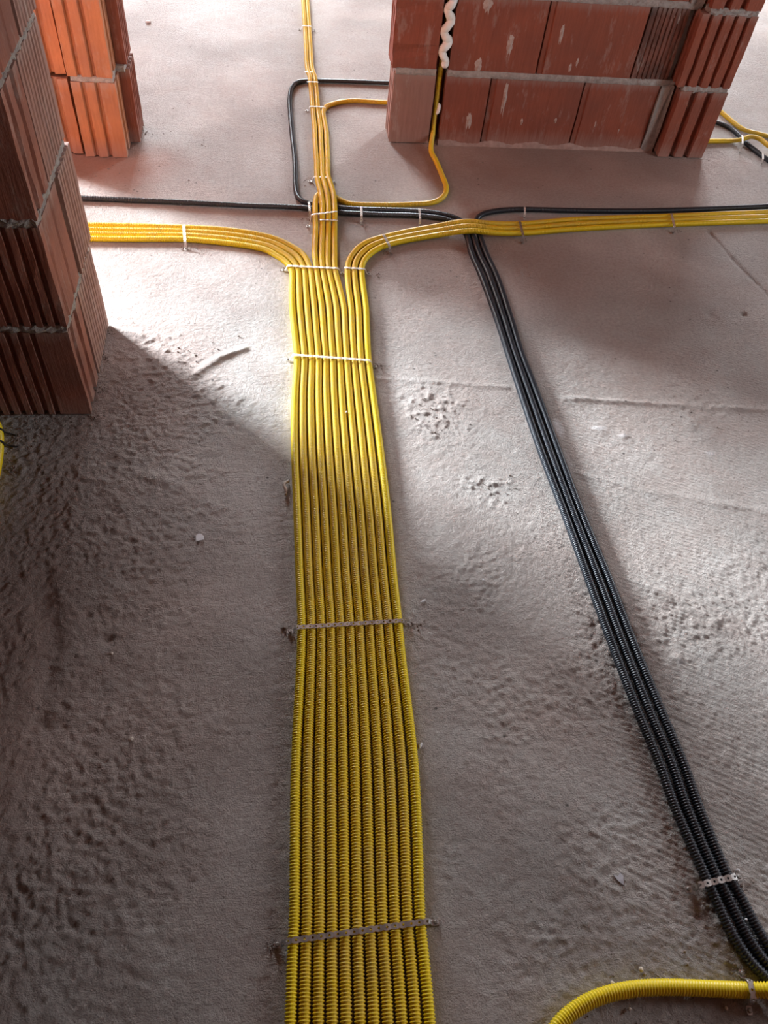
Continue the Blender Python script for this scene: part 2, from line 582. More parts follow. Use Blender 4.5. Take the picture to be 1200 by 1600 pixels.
# ---- far-left wall end (orange blocks)
def wall_far_left():
    V, Fc, V2, F2, VM, FM = [], [], [], [], [], []
    for i in range(10):
        z0, z1 = course(i)
        j = random.uniform(-0.003, 0.003)
        block(V, Fc, -0.705 + j, -0.552 + j, 2.995, 3.105, z0, z1,
              front=dict(pitch=0.05, depth=0.013, duty=0.62, start=0.032, bev=0.35), right=dict(pitch=0.06, depth=0.02, duty=0.4, start=0.03, bev=0.25))
        block(V, Fc, -1.0, -0.715, 3.012, 3.105, z0, z1, front=dict(pitch=0.05, depth=0.012, duty=0.6, start=0.03))
        block(V2, F2, -1.0, -0.515 + j, 3.118, 3.265 + j, z0, z1, right=dict(pitch=0.034, depth=0.012, duty=0.45, start=0.02, bev=0.2),
              front=dict(pitch=0.05, depth=0.008, duty=0.7, start=0.03))
        if i < 9:
            rough_slab(VM, FM, -0.70, -0.556, 3.000, 3.10, z1 - 0.002, z1 + JT + 0.002, amp=0.003)
            rough_slab(VM, FM, -1.0, -0.525, 3.10, 3.255, z1 - 0.002, z1 + JT + 0.002, amp=0.003)
    w = make('wall_far_left', V, Fc, M_BRICK_ORANGE)
    w['kind'] = 'structure'
    make('corner_brick', V2, F2, M_BRICK, w)
    make('mortar', VM, FM, M_MORTAR, w)
    # mortar fillet lumps at the foot
    return w


P2 = wall_far_left()

# ---- right-hand wall: thin smooth-block partition with a chased slot, ending in a ribbed pier
YW = 3.1965


def wall_right():
    V, Fc, VD, FD, VP, FP, VM, FM, VS, FS = [], [], [], [], [], [], [], [], [], []
    YB = 3.325
    w_lines = {0: [0.690, 0.872, 1.262, 1.585], 1: [0.694, 1.048, 1.443]}
    for i in range(10):
        z0, z1 = course(i)
        ev = i % 2 == 0
        # block left of the slot, its broken grooved end facing left
        tgt = (VD, FD) if i == 0 else (V, Fc)
        xl = 0.482 if i == 0 else 0.470
        ch = {}
        block(tgt[0], tgt[1], xl, 0.6465 + random.uniform(-0.002, 0.002), YW + random.uniform(-.002, .001), YB, z0, z1,
              left=dict(pitch=0.045, depth=0.012, duty=0.55, start=0.012, bev=0.2), jit=0.0009 if i == 0 else 0.0018, levels=9,
              chips={0: 0.012 if i else 0.003})
        if ev:
            xs = [(0.690, 0.870), (0.877, 1.259), (1.266, 1.584)]
        else:
            xs = [(0.692, 1.045), (1.052, 1.440)]
        for (a, b) in xs:
            y = YW + random.uniform(-0.0015, 0.0015)
            # a shallow rebate on the left edge of every block (tongue-and-groove side)
            o = [(a, y + 0.006), (a + 0.020, y + 0.004), (a + 0.023, y), (b, y), (b, YB), (a, YB)] if a > 0.7 else [(a, y), (b, y), (b, YB), (a, YB)]
            prism(V, Fc, o, z0, z1, jit=0.0008, levels=10 if a < 0.7 else 4, chips={0: 0.006} if a < 0.7 else {})
        if not ev:
            block(VS if i == 1 else VP, FS if i == 1 else FP, 1.447, 1.600, YW - 0.002, YB, z0, z1, front=dict(pitch=0.0195, depth=0.004, duty=0.6, start=0.018, bev=0.35))
        # bed joints
        if i < 9:
            for (a, b) in ((xl + 0.006, 0.645), (0.692, 1.64)):
                rough_slab(VM, FM, a, b, YW - 0.003, YB - 0.01, z1 - 0.003, z1 + JT + 0.003, amp=0.0022)
        if ev:
            rough_slab(VM, FM, 1.588, 1.642, YW - 0.006, YB - 0.02, z0, z1, amp=0.004)
        else:
            rough_slab(VM, FM, 1.604, 1.640, YW + 0.025, YB - 0.02, z0, z1, amp=0.004)
        # the pier
        x0 = 1.652 if ev else 1.628
        if ev:
            pr = dict(pitch=0.066, depth=0.020, duty=0.58, start=0.048, bev=0.35)
        else:
            pr = dict(pitch=0.050, depth=0.014, duty=0.66, start=0.030, bev=0.3)
        block(VP, FP, x0, 1.856 + random.uniform(-.003, .003), 3.143, 3.40, z0, z1, front=pr,
              left=dict(pitch=0.05, depth=0.01, duty=0.6, start=0.01), jit=0.0018, levels=9)
        if i < 9:
            rough_slab(VM, FM, 1.655, 1.848, 3.146, 3.39, z1 - 0.004, z1 + JT + 0.004, amp=0.0045)
    # back of the chased slot
    v, f = box_vf(0.640, 0.700, 3.262, YB - 0.002, 0.004, 2.64)
    n = len(V)
    V += v
    Fc += [tuple(k + n for k in q) for q in f]
    w = make('wall_right', V, Fc, M_BRICK)
    w['kind'] = 'structure'
    d = make('dusty_brick', VD, FD, M_BRICK_DUSTY, w)
    d['label'] = 'lowest block left of the slot, greyed with dust'
    p = make('ribbed_brick', VP, FP, M_BRICK, w)
    st = make('sooty_brick', VS, FS, brick_material('sooty_brick_clay', (0.06, 0.04, 0.035), (0.26, 0.10, 0.07), 0.8), w)
    st['label'] = 'ribbed block with a dark sooty stain'
    make('mortar', VM, FM, M_MORTAR, w)
    # fillet of mortar along the foot of the wall
    VF, FF = [], []
    n = 90
    for k in range(n + 1):
        x = 0.69 + (1.64 - 0.69) * k / n
        hh = 0.016 + 0.006 * math.sin(k * 0.37) + random.uniform(-0.003, 0.003)
        dd = 0.010 + random.uniform(-0.002, 0.003)
        VF += [(x, YW + 0.002, hh), (x, YW - dd * 0.5, hh * 0.65), (x, YW - dd, -0.002)]
    for k in range(n):
        a = k * 3
        FF += [(a, a + 1, a + 4, a + 3), (a + 1, a + 2, a + 5, a + 4)]
    make('mortar_fillet', VF, FF, simple('dusty_mortar', (0.40, 0.28, 0.24), 0.95, 0, 40, (0.30, 0.20, 0.17), 0.004), w, True)
    # splashes of dried mortar that have run down the blocks
    for (px, py, wd, ht) in ((733, 186, 20, 34), (747, 104, 15, 20), (797, 70, 12, 24), (878, 50, 11, 36), (789, 152, 8, 32), (891, 104, 9, 14),
                             (815, 190, 5, 8), (868, 188, 6, 6), (930, 193, 6, 16), (966, 205, 5, 14), (762, 10, 16, 14), (1060, 30, 14, 10), (902, 96, 8, 16)):
        c = at_wall(px, py, YW)
        sc = 0.00265
        W_, H_ = wd * sc, ht * sc * 1.5
        Vs, Fs = [(0, -0.003, 0)], []
        K = 18
        for k in range(K):
            a = 2 * PI * k / K
            r = 1 + random.uniform(-0.2, 0.2)
            zz = math.sin(a) * r * H_ * 0.5
            if math.sin(a) < -0.3 and k % 3 == 0:
                zz *= 1.7
            Vs.append((math.cos(a) * r * W_ * 0.5, 0.002, zz))
        for k in range(K):
            Fs.append((0, 1 + k, 1 + (k + 1) % K))
        s = make('mortar_splash', Vs, Fs, simple('dried_splash', (0.50, 0.42, 0.38), 0.95, 0, 60, (0.38, 0.25, 0.21), 0.002) if not bpy.data.materials.get('dried_splash') else bpy.data.materials['dried_splash'], w)
        s.location = (c.x, YW, c.z)
    return w


WR = wall_right()


# ---------------------------------------------------------------- conduit builder
def catmull(P, n=14):
    P = [np.array(p, float) for p in P]
    P = [2 * P[0] - P[1]] + P + [2 * P[-1] - P[-2]]
    out = []
    for i in range(1, len(P) - 2):
        p0, p1, p2, p3 = P[i - 1:i + 3]
        # centripetal parameter
        t0 = 0.0
        t1 = t0 + max(np.linalg.norm(p1 - p0), 1e-6) ** 0.5
        t2 = t1 + max(np.linalg.norm(p2 - p1), 1e-6) ** 0.5
        t3 = t2 + max(np.linalg.norm(p3 - p2), 1e-6) ** 0.5
        for k in range(n):
            t = t1 + (t2 - t1) * k / n
            a1 = (t1 - t) / (t1 - t0) * p0 + (t - t0) / (t1 - t0) * p1
            a2 = (t2 - t) / (t2 - t1) * p1 + (t - t1) / (t2 - t1) * p2
            a3 = (t3 - t) / (t3 - t2) * p2 + (t - t2) / (t3 - t2) * p3
            b1 = (t2 - t) / (t2 - t0) * a1 + (t - t0) / (t2 - t0) * a2
            b2 = (t3 - t) / (t3 - t1) * a2 + (t - t1) / (t3 - t1) * a3
            out.append((t2 - t) / (t2 - t1) * b1 + (t - t1) / (t2 - t1) * b2)
    out.append(P[-2])
    return np.array(out)


def resample(C, step):
    d = np.r_[0, np.cumsum(np.linalg.norm(np.diff(C, axis=0), axis=1))]
    n = int(d[-1] / step)
    s = np.arange(n + 1) * step
    return np.stack([np.interp(s, d, C[:, k]) for k in range(3)], 1)


def smooth3(C, it=6):
    for _ in range(it):
        C = C.copy()
        C[1:-1] = 0.25 * C[:-2] + 0.5 * C[1:-1] + 0.25 * C[2:]
    return C


LINES = []


def tube(name, pts, r, mat, pitch=0.0055, depth=0.19, seg=14, wig=0.0, sm=8, parent=None):
    """corrugated pipe along world points; rings: crest, crest, groove, groove"""
    C = resample(catmull(pts), pitch)
    C = smooth3(C, sm)
    if wig:
        n = len(C)
        k = np.cumsum(rng.normal(size=n))
        k = np.convolve(k - np.linspace(k[0], k[-1], n), np.ones(41) / 41, 'same')
        k = k / (np.abs(k).max() + 1e-9) * wig
        T0 = np.gradient(C, axis=0)
        N0 = np.stack([T0[:, 1], -T0[:, 0], 0 * T0[:, 0]], 1)
        N0 /= np.linalg.norm(N0, axis=1)[:, None] + 1e-9
        C = C + N0 * k[:, None]
    C = resample(C, pitch / 4)
    LINES.append((name, r, C[::4].copy()))
    n = len(C)
    T = np.gradient(C, axis=0)
    T /= np.linalg.norm(T, axis=1)[:, None]
    up = np.array([0, 0, 1.0])
    A = np.cross(T, up)
    la = np.linalg.norm(A, axis=1)
    if la.min() < 0.25:        # pipe turns upright: carry the frame along instead
        A[0] = np.cross(T[0], up) if la[0] > 0.25 else np.array([1.0, 0, 0])
        for i in range(1, n):
            a = A[i - 1] - T[i] * (A[i - 1] @ T[i])
            A[i] = a / np.linalg.norm(a)
    A /= np.linalg.norm(A, axis=1)[:, None]
    B = np.cross(A, T)
    R = np.where(np.arange(n) % 4 < 2, r, r * (1 - depth))
    th = 2 * PI * np.arange(seg) / seg
    V = C[:, None, :] + R[:, None, None] * (np.cos(th)[None, :, None] * A[:, None, :] + np.sin(th)[None, :, None] * B[:, None, :])
    V = V.reshape(-1, 3)
    i = np.arange(n - 1)[:, None] * seg
    k = np.arange(seg)[None, :]
    k2 = (k + 1) % seg
    Q = np.stack([i + k, i + k2, i + seg + k2, i + seg + k], -1).reshape(-1, 4)
    # close the ends
    e = []
    for off in (0, (n - 1) * seg):
        for a in range(1, seg // 2):
            q = (off + a, off + a + 1, off + (seg - a - 1) % seg, off + (seg - a) % seg)
            if len(set(q)) == 4:
                e.append(q)
    Q = np.concatenate([Q, np.array(e)])
    return make_np(name, V, Q, mat, parent, True)


RT = 0.0102          # conduit radius
ZT = RT              # resting centre height


def lerp(a, b, t):
    return a + (b - a) * t


def fan(edgeA, edgeB, k, n, z=None):
    """centre line of pipe k of n lying between two matched pixel polylines; returns world points"""
    t = (k + 0.5) / n
    out = []
    for idx, (a, b) in enumerate(zip(edgeA, edgeB)):
        zz = ZT if z is None else (z[idx] if not callable(z) else z(a, b))
        out.append(at(lerp(a[0], b[0], t), lerp(a[1], b[1], t), zz))
    return out


# wide bundle: left and right outer edges in the photograph, eleven pipes
BE = [(1760, 437, 692), (1600, 443, 682.5), (1475, 448, 670), (1450, 450, 667), (1200, 453, 656), (1020, 463, 634), (970, 464, 629), (900, 461, 621),
      (800, 457.5, 612), (700, 454, 600), (620, 455, 589), (560, 459, 580.5), (520, 455, 578.5), (480, 451, 577)]
base_of = lambda k: [at(lerp(l, r, (k + 0.5) / 11), y, ZT + (0.0012 * (k % 2) if 540 < y < 580 else 0)) for (y, l, r) in BE]
yl = 'yellow conduit'
BG = 'yellow conduits of the wide bundle'
ord_ = ['first', 'second', 'third', 'fourth', 'fifth', 'sixth', 'seventh', 'eighth', 'ninth', 'tenth', 'eleventh']

# four to the left
LO = [(451, 450), (450.5, 422), (440, 409.5), (428, 402), (412, 393), (383, 387), (333, 381), (287, 377), (200, 377), (130, 376), (60, 375), (-20, 374)]
LI = [(493.2, 450), (488.5, 418), (478, 396), (460, 383), (440, 373.5), (412, 364.5), (350, 355.5), (287, 352.5), (200, 349.5), (130, 348), (60, 346), (-20, 344)]
for k in range(4):
    o = tube('corrugated_conduit', base_of(k) + fan(LO, LI, k, 4), RT, M_YELLOW if k else M_YELLOW_CLEAN, wig=0.0003)
    txt = ['leftmost of the eleven in the wide bundle, lowest where they bend away left',
           'second from left in the wide bundle, bending away left',
           'third from left in the wide bundle, bending away left',
           'fourth from left in the wide bundle, topmost of those bending left'][k]
    tag(o, yl + ' ' + txt, 'conduit', BG)

# four straight ahead
ZH = 0.0345
o = tube('corrugated_conduit', base_of(4) + [at(498.5, 450, ZT), at(494.3, 420, ZT), at(492, 395, ZT), at(493, 365, ZT), at(493, 348, ZT + 0.008), at(492.5, 331, ZH - .001),
         at(492.5, 322, ZH), at(493.5, 313.5, 0.0335), at(497, 304.5, 0.018), at(505, 302, ZT + .001), at(516, 304.5, ZT), at(529, 311.5, ZT), at(545, 318, ZT), at(580, 320, ZT), at(642, 319.5, ZT), at(678, 316, ZT),
         at(693, 307, ZT), at(697.5, 294, ZT), at(690, 272, ZT), at(680.5, 250, ZT), at(673.5, 235, ZT + 0.002),
         Vector((0.6665, 3.205, 0.045)), Vector((0.668, 3.219, 0.12)), Vector((0.6675, 3.221, 0.25)), Vector((0.670, 3.229, 0.40)), Vector((0.669, 3.233, 0.75)), Vector((0.669, 3.233, 1.3))],
         RT, M_YELLOW, wig=0.0004, sm=3)
tag(o, yl + ' fifth from left in the wide bundle, crossing right and climbing the wall slot', 'conduit', BG)
CL = [(499, 348), (499, 340), (499, 330), (499, 320), (496.5, 303), (492.5, 285), (491, 275), (490, 250), (488, 225)]
CRr = [(527.5, 348), (527.5, 340), (527.5, 330), (527, 320), (525.5, 303), (520, 285), (516.5, 275), (516, 250), (515, 225)]
CZ = [ZT + .006, ZH - 0.004, ZH, ZH + .003, 0.038, 0.024, ZT + .002, ZT, ZT]
for k in range(3):
    pts = base_of(5 + k) + [at([509, 519.7, 530.2][k], 450, ZT), at([503.8, 513.3, 523][k], 420, ZT), at([502.5, 512.3, 522.4][k], 395, ZT), at([503.5, 513, 522.4][k], 365, ZT)]
    pts += fan(CL, CRr, k, 3, CZ)
    if k < 2:
        a = [(484.5, 170), (482, 138), (481, 128), (480, 120), (476.5, 108), (474.5, 75), (473, 42), (470, 0), (466, -60), (462, -120)]
        b = [(501, 170), (498, 138), (497, 128), (496, 120), (491.5, 108), (489, 75), (486.5, 42), (483.5, 0), (479, -60), (474, -120)]
        zz = [ZT, .022, .0335, .0335, .020, ZT, ZT, ZT, ZT, ZT]
        pts += [at([491.5, 500.5][k], 200, ZT)] + fan(a, b, k, 2, zz)
        txt = ['sixth from left in the wide bundle, running straight ahead to the far edge', 'seventh from left in the wide bundle, running ahead, right of its pair'][k]
    else:
        pts += [at(509.5, 205, ZT), at(506, 185, ZT), at(505.5, 173, ZT), at(511, 166, ZT), at(520, 162.5, ZT), at(535, 159, ZT), at(555, 157.5, ZT), at(600, 160, ZT), at(660, 162, ZT)]
        txt = 'eighth from left in the wide bundle, turning right behind the partition wall'
    o = tube('corrugated_conduit', pts, RT, M_YELLOW, wig=0.0005, sm=4)
    tag(o, yl + ' ' + txt, 'conduit', BG)

# three to the right
RA = [(539, 450), (538, 420), (540.5, 406), (546, 396), (554, 386), (568, 376.5), (584, 371), (600, 367), (633, 359), (680, 350.5), (706, 345), (732, 342.5), (762, 345.5), (812, 346.5), (897, 339.5), (1048, 334.5), (1130, 331), (1200, 328), (1260, 326), (1340, 323)]
RB = [(573, 450), (570, 420), (574, 408), (582, 399), (594, 391), (610, 384.5), (624, 381), (640, 377.5), (665, 373.5), (700, 368), (722, 365), (742, 364), (770, 367), (819, 367.5), (897, 361.5), (1048, 353.5), (1130, 351), (1200, 349), (1260, 348), (1340, 347)]
RZ = [ZT] * 8 + [ZT + .002, .018, .031, .034, .027, ZT + .002] + [ZT] * 6
for k in range(3):
    o = tube('corrugated_conduit', base_of(8 + k) + fan(RA, RB, k, 3, RZ), RT, M_YELLOW_CLEAN if k == 2 else M_YELLOW, wig=0.0006)
    txt = ['third from right in the wide bundle, farthest of the three bending right',
           'second from right in the wide bundle, middle one of three bending right',
           'rightmost in the wide bundle, nearest of the three bending right'][k]
    tag(o, yl + ' ' + txt, 'conduit', BG)

# black conduits
KE = [(1640, 1270, 1365), (1540, 1196, 1276), (1500, 1159, 1228), (1450, 1128, 1194), (1400, 1106, 1167), (1370, 1094, 1147), (1320, 1071, 1125), (1250, 1041, 1097), (1200, 1024, 1080),
      (1100, 983, 1038), (1000, 946, 996), (900, 910, 957), (800, 875, 914), (700, 837, 877), (600, 804, 839), (551, 789, 819), (500, 772, 804), (430, 746, 781), (395, 731, 764.5)]
kb = lambda k: [at(lerp(l, r, (k + 0.5) / 3), y, ZT) for (y, l, r) in KE]
KG = 'black conduits running side by side'
bl = 'black conduit'
o = tube('corrugated_conduit', kb(0) + [at(731, 372, ZT), at(724, 359, ZT), at(713, 349, ZT), at(696, 342.5, ZT), at(670, 338.5, ZT), at(640, 336.5, ZT), at(600, 335.5, ZT), at(560, 334, ZT), at(530, 332, ZT),
         at(505, 328, ZT), at(483, 325.5, ZT), at(440, 323, ZT), at(400, 322, ZT), at(300, 317, ZT), at(200, 312.5, ZT), at(122, 309.5, ZT), at(60, 307, ZT), at(-40, 303, ZT)], RT, M_BLACK, wig=0.0004)
tag(o, bl + ' leftmost of the three, turning left along the floor to behind the near wall', 'conduit', KG)
o = tube('corrugated_conduit', kb(1) + [at(739, 370, ZT), at(731, 356, ZT), at(721, 346, ZT), at(704, 338, ZT), at(675, 332, ZT), at(640, 329.5, ZT), at(600, 328.2, ZT), at(560, 327, ZT), at(530, 325, ZT),
         at(505, 321.8, ZT), at(485, 318.7, ZT), at(472, 314, ZT), at(464.5, 306, ZT), at(462, 293, ZT), at(460.5, 250, ZT), at(456.5, 212, ZT), at(453, 170, ZT), at(453, 150, ZT), at(457, 136, ZT), at(466, 128.5, ZT),
         at(480, 126.5, ZT), at(505, 126.5, ZT), at(545, 127.5, ZT), at(600, 129.5, ZT), at(660, 131, ZT)], RT, M_BLACK, wig=0.0003, sm=4)
tag(o, bl + ' middle of the three, looping round the yellow pipes and behind the partition', 'conduit', KG)
o = tube('corrugated_conduit', kb(2) + [at(749, 366, ZT), at(744, 353, ZT), at(745, 342, ZT), at(754, 334.5, ZT), at(770, 330.5, ZT), at(790, 328, ZT), at(820, 327, ZT), at(880, 328.5, ZT), at(940, 329.5, ZT),
         at(1000, 329.5, ZT), at(1048, 328.5, ZT), at(1120, 326, ZT), at(1200, 322.5, ZT), at(1320, 318, ZT)], RT, M_BLACK, wig=0.0004)
tag(o, bl + ' rightmost of the three, turning right behind the yellow pipes', 'conduit', KG)

# single pipes
RB2 = 0.0132
o = tube('corrugated_conduit', [at(x, y, RB2) for x, y in ((845, 1680), (858, 1625), (880, 1593), (915, 1567), (945, 1554.5), (990, 1545), (1035, 1542.5), (1080, 1543.5), (1140, 1546), (1174, 1547))]
         + [at(1188, 1547, 0.021), at(1200, 1547, 0.031), at(1214, 1547, 0.037), at(1270, 1548, 0.037), at(1300, 1549, 0.036), at(1360, 1550, 0.02), at(1400, 1551, RB2)],
         RB2, M_YELLOW_CLEAN, pitch=0.0052)
tag(o, 'thick yellow corrugated conduit curving in from the bottom right corner', 'conduit')
o = tube('corrugated_conduit', [at(x, y, RB2) for x, y in ((-120, 660), (-70, 650), (-30, 648), (-10, 658), (-3, 676), (-2.5, 695), (-4, 716), (-10, 749), (-20, 790), (-50, 850))],
         RB2, M_YELLOW_CLEAN, pitch=0.0052)
tag(o, 'short stretch of yellow conduit at left edge, bound with two black ties', 'conduit')
o = tube('corrugated_conduit', [at(x, y, z) for x, y, z in ((1020, 224, ZT), (1060, 222.5, ZT), (1108, 220.5, ZT), (1145, 220, ZT), (1160, 217.5, .026), (1173, 213.5, .038), (1187, 217, .040), (1200, 227, .040), (1225, 243, .038), (1245, 257, .024), (1280, 280, ZT))],
         RT, M_YELLOW, sm=3)
tag(o, yl + ' leaving the right pier foot and bending over the black pipe', 'conduit')
o = tube('corrugated_conduit', [at(x, y, z) for x, y, z in ((1080, 140, ZT), (1108, 160, ZT), (1128, 176, ZT), (1147, 192, ZT), (1163, 203, .012), (1183, 208.5, ZT), (1205, 214, ZT), (1240, 226, ZT), (1300, 252, ZT))],
         RT, M_YELLOW, sm=3)
tag(o, yl + ' running diagonally out from behind the right pier', 'conduit')
o = tube('corrugated_conduit', [at(x, y, ZT) for x, y in ((1060, 183), (1100, 187), (1122, 192), (1138, 198), (1152, 209), (1163, 221), (1176, 232), (1190, 243), (1210, 257), (1250, 285))],
         RT, M_BLACK, sm=3)
tag(o, bl + ' behind the right pier, dipping beneath a yellow pipe', 'conduit')


# ---------------------------------------------------------------- perforated fixing straps
def strap(p, q, n_under, label, w=0.0095, tail_p=True, tail_q=True, mat=None, zt=None, hole=0.0022, cell=0.0140, group='perforated fixing straps'):
    """p,q: world points on top of the pipes at either side; drops to the floor at both ends"""
    p, q = Vector(p), Vector(q)
    d = q - p
    d.z = 0
    L = d.length
    d.normalize()
    side = Vector((-d.y, d.x, 0))
    path = []
    fl = 0.016
    if tail_p:
        path += [p - d * (fl + 0.004) + Vector((0, 0, 0.0025 - p.z)), p - d * 0.0065 + Vector((0, 0, 0.003 - p.z)), p - d * 0.0035 + Vector((0, 0, -0.010))]
    nseg = max(2, n_under * 2)
    for k in range(nseg + 1):
        t = k / nseg
        pt = p.lerp(q, t)
        if 0 < k < nseg and k % 2 == 0:
            pt = pt - Vector((0, 0, 0.0010))
        if k in (0, nseg):
            pt = pt - Vector((0, 0, 0.0015))
        path.append(pt)
    if tail_q:
        path += [q + d * 0.0035 + Vector((0, 0, -0.010)), q + d * 0.0065 + Vector((0, 0, 0.003 - q.z)), q + d * (fl + 0.004) + Vector((0, 0, 0.0025 - q.z))]
    P = np.array([tuple(v) for v in path])
    s = np.r_[0, np.cumsum(np.linalg.norm(np.diff(P, axis=0), axis=1))]
    n = max(1, int(round(s[-1] / cell)))
    cl = s[-1] / n
    org = Vector(path[0])

    def put(u, v):
        c = Vector([float(np.interp(u, s, P[:, k])) for k in range(3)])
        return c + side * v - org
    V, Fc = [], []
    nk = w * 0.36
    for c in range(n):
        u0 = c * cl
        b = len(V)
        outer = [(cl, 0), (cl, nk), (cl * .72, w / 2), (cl / 2, w / 2), (cl * .28, w / 2), (0, nk), (0, 0), (0, -nk), (cl * .28, -w / 2), (cl / 2, -w / 2), (cl * .72, -w / 2), (cl, -nk)]
        ang = [0, 30, 60, 90, 120, 150, 180, 210, 240, 270, 300, 330]
        for (u, v) in outer:
            V.append(put(u0 + u, v))
        for a in ang:
            V.append(put(u0 + cl / 2 + hole * math.cos(math.radians(a)), hole * math.sin(math.radians(a))))
        for k in range(12):
            k2 = (k + 1) % 12
            Fc.append((b + k, b + k2, b + 12 + k2, b + 12 + k))
    r = make('fixing_strap', V, Fc, mat or M_METAL)
    r.location = org
    md = r.modifiers.new('thickness', 'SOLIDIFY')
    md.thickness = 0.0009
    md.offset = 1.0
    tag(r, label, 'strap', group)
    for flag, e in ((tail_p, path[0] + d * 0.006), (tail_q, path[-1] - d * 0.006)):
        if flag:
            Vn, Fn = [], []
            K = 8
            for (rr, zz) in ((0.0015, -0.004), (0.0015, 0.002), (0.0040, 0.002), (0.0040, 0.0034), (0.0026, 0.0044)):
                for k in range(K):
                    a = 2 * PI * k / K
                    Vn.append((rr * math.cos(a), rr * math.sin(a), zz))
            for l in range(4):
                for k in range(K):
                    Fn.append((l * K + k, l * K + (k + 1) % K, l * K + K + (k + 1) % K, l * K + K + k))
            Fn.append(tuple(4 * K + k for k in range(K)))
            nl = make('nail', Vn, Fn, M_NAIL, r)
            nl.location = Vector((e.x, e.y, 0.003)) - org
    return r


TOP = 2 * RT + 0.0014
s_ = strap
top = lambda x, y, z=TOP: at(x, y, z)
s_(top(446, 1471), top(671, 1439), 11, 'long perforated steel strap across the wide yellow bundle, nearest the camera', w=0.0105)
s_(top(463, 980), top(630, 969.5), 11, 'perforated steel strap across the middle of the wide yellow bundle', w=0.0105)
s_(top(457, 554, TOP + .0022), top(579, 563, TOP + .0022), 11, 'pale strap across the yellow bundle, just beyond the near brick wall end', mat=M_STRAPW)
s_(top(449, 415), top(529, 419), 8, 'pale strap over eight yellow pipes where the bundle fans apart', mat=M_STRAPW)
s_(top(537.5, 418), top(570.5, 420), 3, 'short pale strap over the three yellow pipes bending right', mat=M_STRAPW, tail_p=False)
s_(top(287, 351.5), top(289, 378), 4, 'pale strap over the four yellow pipes running left', mat=M_STRAPW, tail_p=False)
zg = ZH + RT + 0.0012
s_(top(487, 335, zg), top(527, 330, zg), 4, 'pale twisted strap over four yellow pipes where they cross the black ones', mat=M_STRAPW, tail_q=False, w=.008)
s_(top(500, 343, 0.033), top(528, 344, 0.033), 3, 'short pale strap just below the pipe crossing, over three yellow pipes', mat=M_STRAPW, tail_p=False, tail_q=False, w=.008)
s_(top(490, 276), top(517, 277), 3, 'pale strap over three yellow pipes, just beyond the crossing', mat=M_STRAPW, w=.008)
s_(top(484, 166), top(508, 167), 3, 'pale strap where one yellow pipe turns off to the right', mat=M_STRAPW, w=.008)
zj = 0.0335 + RT + .0012
s_(top(480, 127.5, zj), top(497.5, 128, zj), 2, 'pale strap over two yellow pipes on the near side of the black loop', mat=M_STRAPW, w=.009, tail_p=False, tail_q=False)
s_(top(476, 112, 0.036), top(493, 112.5, 0.036), 2, 'pale strap over two yellow pipes on the far side of the black loop', mat=M_STRAPW, w=.009, tail_p=False, tail_q=False)
s_(top(472, 40), top(487, 41), 2, 'pale strap over two yellow pipes, farthest one from the camera', mat=M_STRAPW, w=.009)
s_(top(599, 366), top(609, 385), 3, 'grey strap over three yellow pipes on their bend to the right', tail_p=False)
s_(top(812, 345.5, TOP + .002), top(817.5, 368, TOP + .002), 3, 'grey strap over the three yellow pipes right of the black pipes', tail_p=False)
s_(top(1049, 333), top(1054, 354), 3, 'grey strap over three yellow pipes in front of the right pier', tail_p=False)
s_(top(564.5, 322), top(565, 338), 2, 'small pale strap over two black pipes, left of the partition wall', mat=M_STRAPW, w=.008, tail_p=False)
s_(top(655, 324.5), top(656.5, 342), 2, 'small pale strap over two black pipes, below the wall slot', mat=M_STRAPW, w=.008, tail_p=False)
s_(top(482.5, 315), top(484, 330), 2, 'small pale strap on the black pipes beside the yellow crossing', mat=M_STRAPW, w=.008, tail_p=False)
s_(top(820, 323), top(820.5, 331), 1, 'tiny strap on the single black pipe turning right', mat=M_STRAPW, w=.007, tail_p=False)
s_(top(1092, 1383), top(1151, 1369), 3, 'perforated steel strap over the three black pipes near the bottom right', w=0.0115)
s_(top(1172, 1532, 2 * RB2 + .0014), top(1178, 1561, 2 * RB2 + .0014), 1, 'perforated strap over the thick yellow pipe in the bottom right corner', w=0.0105)
s_(top(1160, 211, .0385), top(1160.5, 224, .0385), 1, 'small strap on the yellow pipe beside the right pier', mat=M_STRAPW, w=.008, tail_p=False)
s_(top(1192, 238), top(1192.5, 248), 1, 'small strap on the black pipe beside the right pier', mat=M_STRAPW, w=.008, tail_p=False)


# ---------------------------------------------------------------- cable ties on the left pipe
def cable_tie(px, py, label, tailpx):
    c = at(px, py, RB2)
    V, Fc = [], []
    K, r1 = 22, RB2 + 0.0006
    for k in range(K):
        a = 2 * PI * k / K
        for (dr, dy) in ((0, -0.003), (0.0014, -0.003), (0.0014, 0.003), (0, 0.003)):
            zz = max((r1 + dr) * math.sin(a), -RB2 + 0.0005)
            V.append(((r1 + dr) * math.cos(a), dy, zz))
    for k in range(K):
        for j in range(4):
            a, b = k * 4 + j, k * 4 + (j + 1) % 4
            a2, b2 = ((k + 1) % K) * 4 + j, ((k + 1) % K) * 4 + (j + 1) % 4
            Fc.append((a, a2, b2, b))
    e = make('cable_tie', V, Fc, M_TIE)
    e.location = c
    tag(e, label, 'cable tie')
    pts = [Vector((r1, 0, 0)), Vector((0.022, 0.001, -0.006)), Vector((0.036, -0.001, -0.0095)), at(*tailpx, 0.003) - c]
    t = tube('tie_tail', pts, 0.0022, M_TIE, pitch=0.004, depth=0.0, seg=8, sm=1, parent=e)
    return e


cable_tie(-3, 675, 'black tie round the yellow pipe at left edge, farther of two', (26, 681))
cable_tie(-2.5, 694, 'black tie round the yellow pipe at left edge, nearer of two', (31, 697))


